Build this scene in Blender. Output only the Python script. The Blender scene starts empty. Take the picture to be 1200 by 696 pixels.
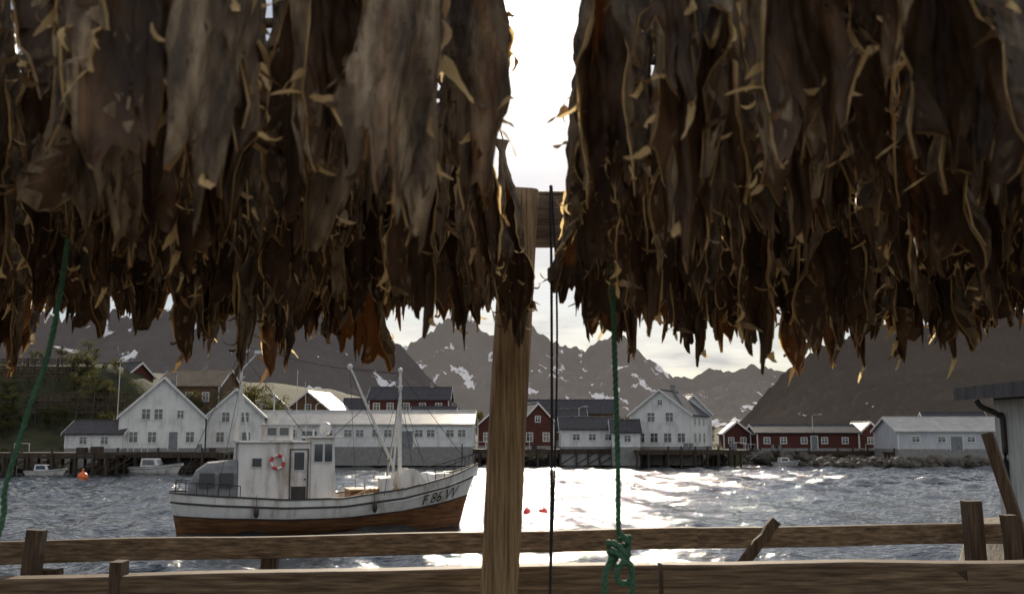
import bpy, math, random
import numpy as np
from mathutils import Vector, Matrix, noise, Euler
R = random.Random(7)
scene = bpy.context.scene
col = scene.collection
rad = math.radians

# ------------------------------------------------------------------ materials
def newmat(name):
    m = bpy.data.materials.new(name); m.use_nodes = True
    nt = m.node_tree
    b = nt.nodes["Principled BSDF"]
    return m, nt, b

def mk(name, cols, scale=4, rough=.7, bump=.3, bdist=.02, stretch=(1,1,1), metallic=0, emis=None, detail=6,
       boards=None, rnd=0, transl=0, tcol=(.6,.35,.12), spec=.4, ramp=(.3,.7)):
    m, nt, b = newmat(name); N = nt.nodes.new; L = nt.links.new
    tc = N("ShaderNodeTexCoord"); mp = N("ShaderNodeMapping"); mp.inputs["Scale"].default_value = stretch
    L(tc.outputs["Object"], mp.inputs["Vector"])
    vec = mp.outputs["Vector"]
    if rnd:
        oi = N("ShaderNodeObjectInfo"); ad = N("ShaderNodeVectorMath"); ad.operation = 'ADD'
        ml = N("ShaderNodeMath"); ml.operation = 'MULTIPLY'; ml.inputs[1].default_value = 37
        L(oi.outputs["Random"], ml.inputs[0]); L(vec, ad.inputs[0]); L(ml.outputs[0], ad.inputs[1]); vec = ad.outputs[0]
    n = N("ShaderNodeTexNoise"); n.inputs["Scale"].default_value = scale; n.inputs["Detail"].default_value = detail
    n.inputs["Roughness"].default_value = .6
    L(vec, n.inputs["Vector"])
    cr = N("ShaderNodeValToRGB"); e = cr.color_ramp.elements
    k = len(cols)
    while len(e) < k: e.new(.5)
    for i, c in enumerate(cols):
        e[i].position = ramp[0] + (ramp[1]-ramp[0])*i/max(1, k-1); e[i].color = (*c, 1)
    L(n.outputs["Fac"], cr.inputs["Fac"])
    color = cr.outputs["Color"]
    if rnd:
        hs = N("ShaderNodeHueSaturation"); mr = N("ShaderNodeMapRange"); mr.inputs["To Min"].default_value = 1-rnd; mr.inputs["To Max"].default_value = 1+rnd
        L(oi.outputs["Random"], mr.inputs["Value"]); L(mr.outputs[0], hs.inputs["Value"]); L(color, hs.inputs["Color"]); color = hs.outputs["Color"]
    hgt = n.outputs["Fac"]
    if boards:
        axis, period = boards
        sep = N("ShaderNodeSeparateXYZ"); L(tc.outputs["Object"], sep.inputs[0])
        src = sep.outputs[2]
        if axis == 'H':
            src = N("ShaderNodeMath"); src.operation = 'ADD'; L(sep.outputs[0], src.inputs[0]); L(sep.outputs[1], src.inputs[1]); src = src.outputs[0]
        dv = N("ShaderNodeMath"); dv.operation = 'DIVIDE'; dv.inputs[1].default_value = period; L(src, dv.inputs[0])
        fr = N("ShaderNodeMath"); fr.operation = 'FRACT'; L(dv.outputs[0], fr.inputs[0])
        mr2 = N("ShaderNodeMapRange"); mr2.inputs["From Min"].default_value = 0; mr2.inputs["From Max"].default_value = .18
        mr2.inputs["To Min"].default_value = .62; mr2.inputs["To Max"].default_value = 1
        L(fr.outputs[0], mr2.inputs["Value"])
        mx = N("ShaderNodeMix"); mx.data_type = 'RGBA'; mx.blend_type = 'MULTIPLY'; mx.inputs[0].default_value = 1
        L(color, mx.inputs[6]); L(mr2.outputs[0], mx.inputs[7]); color = mx.outputs[2]
        ad2 = N("ShaderNodeMath"); ad2.operation = 'ADD'; L(mr2.outputs[0], ad2.inputs[0]); L(n.outputs["Fac"], ad2.inputs[1]); hgt = ad2.outputs[0]
    L(color, b.inputs["Base Color"])
    b.inputs["Roughness"].default_value = rough; b.inputs["Metallic"].default_value = metallic
    b.inputs["Specular IOR Level"].default_value = spec
    if bump:
        bp = N("ShaderNodeBump"); bp.inputs["Strength"].default_value = bump; bp.inputs["Distance"].default_value = bdist
        L(hgt, bp.inputs["Height"]); L(bp.outputs[0], b.inputs["Normal"])
    if emis:
        b.inputs["Emission Color"].default_value = (*emis, 1); b.inputs["Emission Strength"].default_value = 1
    if transl:
        t = N("ShaderNodeBsdfTranslucent"); t.inputs["Color"].default_value = (*tcol, 1)
        ms = N("ShaderNodeMixShader"); ms.inputs[0].default_value = transl
        out = nt.nodes["Material Output"]
        L(b.outputs[0], ms.inputs[1]); L(t.outputs[0], ms.inputs[2]); L(ms.outputs[0], out.inputs["Surface"])
    return m

M = {}
M['white'] = mk("white_clapboard", [(.50,.50,.49),(.78,.78,.76),(.84,.84,.82)], 1.2, .6, .4, .02, (1,1,.4), boards=('Z',.16))
M['cream'] = mk("pale_boards", [(.45,.47,.5),(.6,.62,.64)], 1.2, .6, .4, .02, (1,1,.3), boards=('H',.22))
M['red'] = mk("falu_red_boards", [(.065,.018,.013),(.115,.03,.021)], 1.5, .75, .4, .02, (1,1,.4), boards=('H',.2))
M['brown'] = mk("brown_boards", [(.09,.05,.03),(.17,.10,.06)], 1.5, .75, .4, .02, boards=('Z',.16))
M['rdark'] = mk("dark_slate_roof", [(.025,.025,.03),(.07,.065,.07)], 2, .6, .5, .03, boards=('H',.35))
M['rlight'] = mk("corrugated_metal_roof", [(.42,.40,.36),(.62,.6,.56)], .8, .38, .5, .03, boards=('H',.45), metallic=.35)
M['rwarm'] = mk("lichen_roof", [(.14,.11,.08),(.26,.21,.15)], 1.2, .6, .4, .03, boards=('H',.4))
M['trim'] = mk("white_trim", [(.65,.65,.63),(.8,.8,.78)], 3, .5, .1)
M['conc'] = mk("foundation_concrete", [(.2,.2,.19),(.32,.31,.3)], 2, .9, .4)
M['rock'] = mk("shore_rock", [(.04,.036,.03),(.11,.095,.08),(.18,.16,.14)], 1.1, .85, .9, .15)
M['land'] = mk("moor_land", [(.02,.023,.01),(.04,.045,.018),(.07,.06,.035)], .35, .95, .8, .3)
M['pile'] = mk("tarred_timber", [(.03,.022,.016),(.09,.065,.045)], 3, .8, .5, .02, (1,1,.3))
M['wood'] = mk("weathered_timber", [(.035,.023,.014),(.12,.08,.048),(.21,.148,.092),(.36,.27,.175)], 9, .7, 1, .006, (.45,9,9), detail=10, ramp=(.28,.72))
M['woodv'] = mk("weathered_post_timber", [(.06,.034,.016),(.20,.13,.065),(.35,.24,.13),(.50,.37,.22)], 9, .65, 1, .008, (9,9,.4), detail=10, ramp=(.28,.72))
M['wdark'] = mk("dark_timber", [(.025,.017,.012),(.08,.055,.035),(.15,.105,.07)], 8, .8, .9, .006, (9,9,.5), detail=9)
M['hullw'] = mk("boat_white_paint", [(.36,.30,.24),(.70,.68,.65),(.8,.79,.77)], 1.3, .35, .15, .01, (1.6,1.6,.4), detail=10)
M['hullb'] = mk("oiled_oak_planking", [(.09,.04,.018),(.20,.09,.04),(.29,.15,.06)], 2, .45, .4, .02, (.4,1,3), boards=('Z',.17))
M['boatdark'] = mk("boat_dark_trim", [(.02,.02,.02),(.06,.05,.045)], 4, .5, .2)
M['steel'] = mk("painted_steel", [(.5,.5,.48),(.7,.7,.68)], 5, .4, .1)
M['grey'] = mk("grey_canvas", [(.14,.15,.16),(.26,.27,.28)], 3, .7, .4)
M['deck'] = mk("pine_deck", [(.35,.20,.09),(.55,.35,.18)], 3, .6, .3, .01, (.3,3,1))
M['orange'] = mk("orange_buoy_plastic", [(.8,.13,.03),(.9,.2,.05)], 3, .35, .05)
M['redb'] = mk("red_buoy_plastic", [(.55,.03,.04),(.7,.05,.06)], 3, .35, .05)
M['greenrope'] = mk("green_nylon_rope", [(.04,.12,.07),(.09,.23,.14)], 60, .6, .6, .002)
M['darkrope'] = mk("dark_rope", [(.02,.022,.03),(.06,.06,.07)], 60, .8, .6, .002)
M['bark'] = mk("bark", [(.05,.04,.03),(.12,.1,.08)], 6, .9, .5)
M['leaf'] = mk("foliage", [(.02,.024,.008),(.045,.05,.018),(.08,.07,.025)], 1.5, .7, 0, transl=.35, tcol=(.15,.14,.03))
M['ground'] = mk("gravel_ground", [(.06,.05,.04),(.16,.14,.11),(.25,.22,.18)], 6, .95, .9, .05)
M['shed'] = mk("grey_shed_boards", [(.32,.32,.31),(.58,.58,.56)], 5, .7, .5, .01, (1,1,.2), boards=('H',.14))
M['farfish'] = mk("distant_fish", [(.04,.03,.02),(.12,.09,.06)], 3, .9, .8, .1)

m, nt, b = newmat("window_glass"); b.inputs["Base Color"].default_value = (.03,.05,.07,1); b.inputs["Roughness"].default_value = .06
b.inputs["Specular IOR Level"].default_value = .8; M['glass'] = m

# fish
M['fskin'] = mk("dried_fish_skin", [(.035,.022,.012),(.13,.088,.05),(.32,.235,.145),(.58,.46,.32)], 26, .42, 1, .035, (1,1,.32), rnd=.42, detail=12,
                transl=.11, tcol=(.95,.56,.22), spec=.6, ramp=(.34,.70))
M['finner'] = mk("dried_fish_flesh", [(.02,.011,.005),(.07,.038,.018),(.18,.105,.055)], 22, .55, .9, .015, (1,1,.4), rnd=.3, transl=.10, tcol=(.95,.52,.2))
M['fedge'] = mk("dried_fish_fin", [(.42,.25,.10),(.7,.5,.25),(.85,.66,.42)], 20, .4, .5, .005, rnd=.2, transl=.6, tcol=(1,.76,.38))

# water (real wave geometry plus fine ripples)
m, nt, b = newmat("harbour_water"); N = nt.nodes.new; L = nt.links.new
b.inputs["Base Color"].default_value = (.016,.024,.03,1); b.inputs["Roughness"].default_value = .05; b.inputs["IOR"].default_value = 1.333
tc = N("ShaderNodeTexCoord")
n2 = N("ShaderNodeTexNoise"); n2.inputs["Scale"].default_value = 3.0; n2.inputs["Detail"].default_value = 4; n2.inputs["Roughness"].default_value=.5; L(tc.outputs["Object"], n2.inputs[0])
b2 = N("ShaderNodeBump"); b2.inputs["Distance"].default_value = .12; b2.inputs["Strength"].default_value = .85; L(n2.outputs["Fac"], b2.inputs["Height"])
L(b2.outputs[0], b.inputs["Normal"]); M['water'] = m

# mountains
def mountmat(name, rockc, haze, snow_thr):
    m, nt, b = newmat(name); N = nt.nodes.new; L = nt.links.new
    tc = N("ShaderNodeTexCoord")
    n = N("ShaderNodeTexNoise"); n.inputs["Scale"].default_value = .012; n.inputs["Detail"].default_value = 10; n.inputs["Roughness"].default_value = .7
    L(tc.outputs["Object"], n.inputs[0])
    cr = N("ShaderNodeValToRGB"); cr.color_ramp.elements[0].position = .35; cr.color_ramp.elements[1].position = .7
    cr.color_ramp.elements[0].color = (rockc[0]*.4, rockc[1]*.4, rockc[2]*.4, 1); cr.color_ramp.elements[1].color = (*[c*1.6 for c in rockc], 1)
    L(n.outputs[0], cr.inputs[0])
    mp = N("ShaderNodeMapping"); mp.inputs["Rotation"].default_value = (0,.5,0); mp.inputs["Scale"].default_value = (1.5,1,.33); L(tc.outputs["Object"], mp.inputs[0])
    s = N("ShaderNodeTexNoise"); s.inputs["Scale"].default_value = .012; s.inputs["Detail"].default_value = 7; s.inputs["Roughness"].default_value = .6; s.inputs["Distortion"].default_value = .3
    L(mp.outputs[0], s.inputs[0])
    sm = N("ShaderNodeMapRange"); sm.inputs["From Min"].default_value = snow_thr; sm.inputs["From Max"].default_value = snow_thr+.012; L(s.outputs[0], sm.inputs["Value"])
    mx = N("ShaderNodeMix"); mx.data_type = 'RGBA'; L(sm.outputs[0], mx.inputs[0]); L(cr.outputs[0], mx.inputs[6]); mx.inputs[7].default_value = (.75,.75,.78,1)
    L(mx.outputs[2], b.inputs["Base Color"]); b.inputs["Roughness"].default_value = 1; b.inputs["Specular IOR Level"].default_value = .0
    bp = N("ShaderNodeBump"); bp.inputs["Strength"].default_value = .9; bp.inputs["Distance"].default_value = 10; L(n.outputs[0], bp.inputs["Height"]); L(bp.outputs[0], b.inputs["Normal"])
    b.inputs["Emission Color"].default_value = (*haze, 1); b.inputs["Emission Strength"].default_value = 1   # even glow added to the rock, standing in for airlight haze
    return m

# ------------------------------------------------------------------ mesh builder
class MB:
    def __init__(s): s.v = []; s.f = []; s.m = []
    def add(s, vs, fs, mi=0):
        o = len(s.v); s.v += [tuple(v) for v in vs]
        for f in fs: s.f.append(tuple(i+o for i in f)); s.m.append(mi)
    def box(s, a, b, mi=0, T=None):
        x0,y0,z0 = a; x1,y1,z1 = b
        vs = [Vector(p) for p in ((x0,y0,z0),(x1,y0,z0),(x1,y1,z0),(x0,y1,z0),(x0,y0,z1),(x1,y0,z1),(x1,y1,z1),(x0,y1,z1))]
        if T: vs = [T @ v for v in vs]
        s.add(vs, [(0,3,2,1),(4,5,6,7),(0,1,5,4),(1,2,6,5),(2,3,7,6),(3,0,4,7)], mi)
    def cyl(s, a, b, r0, r1=None, mi=0, n=10, cap=True):
        a = Vector(a); b = Vector(b); r1 = r0 if r1 is None else r1
        d = (b-a).normalized(); q = d.to_track_quat('Z','Y')
        vs = []
        for p, r in ((a,r0),(b,r1)):
            for i in range(n):
                t = 2*math.pi*i/n; vs.append(p + q @ Vector((r*math.cos(t), r*math.sin(t), 0)))
        fs = [(i,(i+1)%n,n+(i+1)%n,n+i) for i in range(n)]
        if cap: fs += [tuple(reversed(range(n))), tuple(range(n,2*n))]
        s.add(vs, fs, mi)
    def sphere(s, c, r, mi=0, n=12, sc=(1,1,1)):
        vs = []; fs = []
        for i in range(n+1):
            for j in range(2*n):
                a = math.pi*i/n; t = math.pi*j/n
                vs.append((c[0]+r*sc[0]*math.sin(a)*math.cos(t), c[1]+r*sc[1]*math.sin(a)*math.sin(t), c[2]+r*sc[2]*math.cos(a)))
        for i in range(n):
            for j in range(2*n):
                fs.append((i*2*n+j,(i+1)*2*n+j,(i+1)*2*n+(j+1)%(2*n),i*2*n+(j+1)%(2*n)))
        s.add(vs, fs, mi)
    def tube(s, pts, r, mi=0, n=6):
        pts = [Vector(p) for p in pts]; vs = []; fs = []
        for k, p in enumerate(pts):
            d = (pts[min(k+1,len(pts)-1)]-pts[max(k-1,0)]).normalized(); q = d.to_track_quat('Z','Y')
            rr = r[k] if isinstance(r, list) else r
            for i in range(n):
                t = 2*math.pi*i/n; vs.append(p + q @ Vector((rr*math.cos(t), rr*math.sin(t), 0)))
        for k in range(len(pts)-1):
            for i in range(n): fs.append((k*n+i,k*n+(i+1)%n,(k+1)*n+(i+1)%n,(k+1)*n+i))
        s.add(vs, fs, mi)
    def obj(s, name, mats, parent=None, smooth=False, bevel=0):
        me = bpy.data.meshes.new(name); me.from_pydata(s.v, [], s.f)
        for mm in mats: me.materials.append(M[mm] if isinstance(mm, str) else mm)
        me.polygons.foreach_set("material_index", s.m)
        if smooth: me.polygons.foreach_set("use_smooth", [True]*len(me.polygons))
        me.update()
        o = bpy.data.objects.new(name, me); col.objects.link(o)
        if parent: o.parent = parent
        if bevel:
            bm = o.modifiers.new("Bevel", 'BEVEL'); bm.width = bevel; bm.segments = 2; bm.limit_method = 'ANGLE'
        return o

def empty(name, loc=(0,0,0), rz=0):
    e = bpy.data.objects.new(name, None); e.location = loc; e.rotation_euler = (0,0,rad(rz)); e.empty_display_size = .3
    col.objects.link(e); return e

def lerp_tab(tab, x):
    if x <= tab[0][0]: return tab[0][1]
    for (a,va),(b,vb) in zip(tab, tab[1:]):
        if x <= b:
            t = (x-a)/(b-a); return va+(vb-va)*t
    return tab[-1][1]
def sm(a,b,x):
    t = max(0,min(1,(x-a)/(b-a))); return t*t*(3-2*t)

# ------------------------------------------------------------------ camera
CAMZ = 4.0
cam = bpy.data.cameras.new("camera"); co = bpy.data.objects.new("camera", cam); col.objects.link(co)
co.location = (0,0,CAMZ); co.rotation_euler = (rad(98.0),0,0)
cam.lens = 35; cam.sensor_width = 36; cam.clip_start = .05; cam.clip_end = 30000
cam.dof.use_dof = True; cam.dof.focus_distance = 10; cam.dof.aperture_fstop = 7.1
scene.camera = co

# ------------------------------------------------------------------ light
el, az = 23.0, 1.0
S = Vector((math.sin(rad(az))*math.cos(rad(el)), math.cos(rad(az))*math.cos(rad(el)), math.sin(rad(el))))
sun = bpy.data.lights.new("sun", 'SUN'); so = bpy.data.objects.new("sun", sun); col.objects.link(so)
sun.energy = 5; sun.angle = rad(.5); sun.color = (1,.87,.68)
so.rotation_euler = S.to_track_quat('Z','Y').to_euler()
so.location = (0,0,60)

w = bpy.data.worlds.new("World"); scene.world = w; w.use_nodes = True
nt = w.node_tree; N = nt.nodes.new; L = nt.links.new
bg = nt.nodes["Background"]; bg.inputs["Strength"].default_value = .1
sky = N("ShaderNodeTexSky"); sky.sky_type = 'NISHITA'; sky.sun_disc = False; sky.sun_elevation = rad(el); sky.sun_rotation = rad(az); sky.air_density = 1; sky.dust_density = .3
tc = N("ShaderNodeTexCoord")
sep = N("ShaderNodeSeparateXYZ"); L(tc.outputs["Generated"], sep.inputs[0])
def math_(op, a, b=None, c=None):
    n = N("ShaderNodeMath"); n.operation = op
    for i, v in enumerate((a,b,c)):
        if v is None: continue
        if isinstance(v, (int,float)): n.inputs[i].default_value = v
        else: L(v, n.inputs[i])
    return n.outputs[0]
zz = math_('ADD', math_('MAXIMUM', sep.outputs[2], 0), .12)
cx = math_('DIVIDE', sep.outputs[0], zz); cy = math_('DIVIDE', sep.outputs[1], zz)
cmb = N("ShaderNodeCombineXYZ"); L(cx, cmb.inputs[0]); L(cy, cmb.inputs[1])
cn = N("ShaderNodeTexNoise"); cn.inputs["Scale"].default_value = 1.1; cn.inputs["Detail"].default_value = 9; cn.inputs["Roughness"].default_value = .58; L(cmb.outputs[0], cn.inputs[0])
cf = N("ShaderNodeMapRange"); cf.inputs["From Min"].default_value = .42; cf.inputs["From Max"].default_value = .60; L(cn.outputs[0], cf.inputs["Value"])
cn2 = N("ShaderNodeTexNoise"); cn2.inputs["Scale"].default_value = 2.6; cn2.inputs["Detail"].default_value = 6; L(cmb.outputs[0], cn2.inputs[0])
ccr = N("ShaderNodeValToRGB"); ccr.color_ramp.elements[0].position = .35; ccr.color_ramp.elements[1].position = .65
ccr.color_ramp.elements[0].color = (5.6,5.5,5.6,1); ccr.color_ramp.elements[1].color = (10.5,9.9,9.1,1); L(cn2.outputs[0], ccr.inputs[0])
bf = N("ShaderNodeMapRange"); bf.inputs["From Min"].default_value = .2; bf.inputs["From Max"].default_value = -.6; bf.inputs["To Min"].default_value = 1; bf.inputs["To Max"].default_value = 1.5; L(sep.outputs[1], bf.inputs["Value"])  # clouds behind the camera brightened, added fill for camera-facing sides
csc = N("ShaderNodeVectorMath"); csc.operation = 'SCALE'; L(ccr.outputs[0], csc.inputs[0]); L(bf.outputs[0], csc.inputs["Scale"])
mx = N("ShaderNodeMix"); mx.data_type = 'RGBA'
cfm = math_('MULTIPLY', cf.outputs[0], .85); L(cfm, mx.inputs[0]); L(csc.outputs[0], mx.inputs[7])
skm = N("ShaderNodeVectorMath"); skm.operation = 'MULTIPLY'; L(sky.outputs[0], skm.inputs[0]); skm.inputs[1].default_value = (.66,.65,.68); L(skm.outputs[0], mx.inputs[6])
dt = N("ShaderNodeVectorMath"); dt.operation = 'DOT_PRODUCT'; nv = N("ShaderNodeVectorMath"); nv.operation = 'NORMALIZE'
L(tc.outputs["Generated"], nv.inputs[0]); L(nv.outputs[0], dt.inputs[0]); dt.inputs[1].default_value = S
dd = math_('MAXIMUM', dt.outputs["Value"], 0)
h = math_('ADD', math_('MULTIPLY', math_('POWER', dd, 4000), 300), math_('ADD', math_('MULTIPLY', math_('POWER', dd, 350), 24), math_('MULTIPLY', math_('POWER', dd, 45), 2.2)))
hc = N("ShaderNodeVectorMath"); hc.operation = 'SCALE'; hc.inputs[0].default_value = (1,.92,.80); L(h, hc.inputs["Scale"])
ad = N("ShaderNodeVectorMath"); ad.operation = 'ADD'; L(mx.outputs[2], ad.inputs[0]); L(hc.outputs[0], ad.inputs[1])
L(ad.outputs[0], bg.inputs["Color"])
scene.view_settings.view_transform = 'Standard'; scene.view_settings.look = 'None'; scene.view_settings.exposure = 0

# ------------------------------------------------------------------ water
rs = np.random.RandomState(4)
WX0,WX1,WY0,WY1 = -90.0,90.0,5.0,152.0
ysw=[WY0]
while ysw[-1] < WY1: ysw.append(ysw[-1]+max(.11,min(.30,ysw[-1]*.0045)))
ysw=np.array(ysw); ysw[-1]=WY1
xsw=np.linspace(WX0,WX1,620)
xsw=np.sign(xsw)*(np.abs(xsw)/90)**1.25*90
X,Y=np.meshgrid(xsw,ysw); Z=np.zeros_like(X)
for k in range(70):
    lam=0.55*(9/0.55)**rs.rand(); kk=2*np.pi/lam; th=rad(200)+rs.normal(0,.75); 
    amp=.0105*lam**.85*rs.uniform(.5,1.2)
    ph=rs.uniform(0,6.28); s=np.sin(kk*(X*np.cos(th)+Y*np.sin(th))+ph+.6*np.sin(.13*X*np.sin(k)+.17*Y*np.cos(k)+k))
    Z+=amp*(s-.25*np.cos(2*(kk*(X*np.cos(th)+Y*np.sin(th))+ph)))
gust=.75+.35*np.sin(X*.045+1.3*np.sin(Y*.03))*np.sin(Y*.06+.8*np.sin(X*.05)+1)
Z*=gust*.9
edge=np.minimum(np.minimum((X-WX0)/6,(WX1-X)/6),np.minimum((Y-WY0)/2,(WY1-Y)/6)).clip(0,1); Z*=edge
ny_,nx_=X.shape
V=np.stack([X,Y,Z],-1).reshape(-1,3)
idx=np.arange(ny_*nx_).reshape(ny_,nx_)
F=np.stack([idx[:-1,:-1],idx[:-1,1:],idx[1:,1:],idx[1:,:-1]],-1).reshape(-1,4)
B_=9000.0; nb=len(V)
outer=np.array([(-B_,-3000,0),(B_,-3000,0),(B_,WY0,0),(-B_,WY0,0),(-B_,WY1,0),(B_,WY1,0),(B_,12000,0),(-B_,12000,0),(WX0,WY0,0),(WX1,WY0,0),(WX1,WY1,0),(WX0,WY1,0)])
V=np.vstack([V,outer]); F=np.vstack([F,np.array([(0,1,2,3),(4,5,6,7),(3,8,11,4),(9,2,5,10)])+nb])
me=bpy.data.meshes.new("water"); me.vertices.add(len(V)); me.vertices.foreach_set("co",V.astype(np.float32).ravel())
me.loops.add(F.size); me.loops.foreach_set("vertex_index",F.astype(np.int32).ravel())
me.polygons.add(len(F)); me.polygons.foreach_set("loop_start",np.arange(0,F.size,4,dtype=np.int32)); me.polygons.foreach_set("loop_total",np.full(len(F),4,dtype=np.int32))
me.polygons.foreach_set("use_smooth",np.ones(len(F),dtype=bool)); me.materials.append(M['water']); me.update(); me.validate()
wo=bpy.data.objects.new("water",me); col.objects.link(wo)

# ------------------------------------------------------------------ near ground
mb = MB(); nx, ny = 110, 90
for j in range(ny+1):
    for i in range(nx+1):
        x = -40+80*i/nx; y = -30+56*j/ny
        edge = 6.0 + 15.0*sm(7.6,9.0,x) + .5*noise.noise(Vector((x*.5,0,3)))
        z = 2.4 - 4.2*sm(edge-.3, edge+3.0, y) + .08*noise.noise(Vector((x*.9,y*.9,0)))*(1) + .3*noise.noise(Vector((x*.8,y*.8,5)))*sm(edge-.5,edge+.5,y)
        mb.v.append((x,y,z))
for j in range(ny):
    for i in range(nx):
        a = j*(nx+1)+i; mb.f.append((a,a+1,a+nx+2,a+nx+1)); mb.m.append(0)
mb.obj("ground", ['ground'], smooth=True)

# ------------------------------------------------------------------ far shore terrain
def shore(x): return 118 + 27*sm(-36,-27,x) + 1.5*noise.noise(Vector((x*.08,1,1)))
def landz(x,y):
    s = y - shore(x)
    z = -2 + 4.1*sm(-3,2.5,s)
    z += 9.0*sm(-44,-60,x)*sm(6,28,s)
    z += 3.5*sm(-30,-50,x)*sm(14,32,s)
    z += min(5, max(0,(y-165)*.03))
    z += (.5*noise.fractal(Vector((x*.06,y*.06,0)),1,2,4)+ .25*noise.noise(Vector((x*.5,y*.5,0))))*sm(-1,8,s)
    return z
mb = MB(); ys = [112+1.2*i for i in range(60)] + [184*1.045**i for i in range(1,55)]; xs = [-900+35*i for i in range(22)] + [-130+2.0*i for i in range(131)] + [135+35*i for i in range(24)]
for y in ys:
    for x in xs: mb.v.append((x,y,landz(x,y)))
nx = len(xs)
for j in range(len(ys)-1):
    for i in range(nx-1):
        a = j*nx+i; mb.f.append((a,a+1,a+nx+1,a+nx)); mb.m.append(0)
mb.obj("terrain", ['land'], smooth=True)

# ------------------------------------------------------------------ mountains
def mountain(name, d, unit, prof, x0, x1, depth, seed, mat, jag=.06, nx=330, ny=70):
    prof = [((a-600)*unit, (512-b)*unit+4) for a,b in prof]
    mb = MB(); o = Vector((seed*13.1, seed*7.7, seed))
    X0, X1 = (x0-600)*unit, (x1-600)*unit
    for j in range(ny+1):
        t = -1+2*j/ny; y = d + t*depth
        for i in range(nx+1):
            x = X0+(X1-X0)*i/nx
            wv = noise.noise(Vector((x*.004,y*.004,seed)))*depth*.22*abs(t)
            p = lerp_tab(prof, x+wv)
            env = max(0,1-abs(t))**.85
            q = Vector((x/(depth*.42), y/(depth*.8), 0))+o
            rm = noise.ridged_multi_fractal(q,1.0,2.1,6,1.0,2.0)/2.0
            k = .62+.38*rm
            k = k if abs(t) > .12 else k*(abs(t)/.12)+(1)*(1-abs(t)/.12)
            z = p*env*k
            z += p*jag*noise.fractal(Vector((x/(unit*9), y/(unit*9), seed)),.8,2.1,6)*(env**.3)
            mb.v.append((x,y,z-6*(1-env)))
    for j in range(ny):
        for i in range(nx):
            a = j*(nx+1)+i; mb.f.append((a,a+1,a+nx+2,a+nx+1)); mb.m.append(0)
    return mb.obj(name, [mat])
far = [(300,400),(440,425),(480,402),(500,390),(520,374),(545,362),(562,384),(590,400),(620,378),(640,396),(680,410),(700,402),(730,390),(745,406),(765,424),(790,441),(815,443),(835,430),(860,437),(885,427),(920,436),(980,446),(1100,410),(1300,400)]
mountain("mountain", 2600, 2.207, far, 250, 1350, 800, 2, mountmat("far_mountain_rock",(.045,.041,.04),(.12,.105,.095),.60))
lm = [(-500,340),(-200,330),(0,352),(60,372),(110,362),(150,372),(230,350),(300,345),(380,340),(420,358),(450,388),(475,412),(510,450),(560,500),(600,512)]
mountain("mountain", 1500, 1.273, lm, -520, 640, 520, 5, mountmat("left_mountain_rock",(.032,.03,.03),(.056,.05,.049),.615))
rm_ = [(820,515),(850,505),(870,495),(900,460),(925,433),(960,410),(1000,392),(1060,374),(1120,380),(1200,362),(1400,345),(1700,330)]
mountain("mountain", 1250, 1.061, rm_, 810, 1720, 420, 9, mountmat("right_mountain_rock",(.024,.020,.017),(.042,.035,.031),.66), jag=.07)

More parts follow.
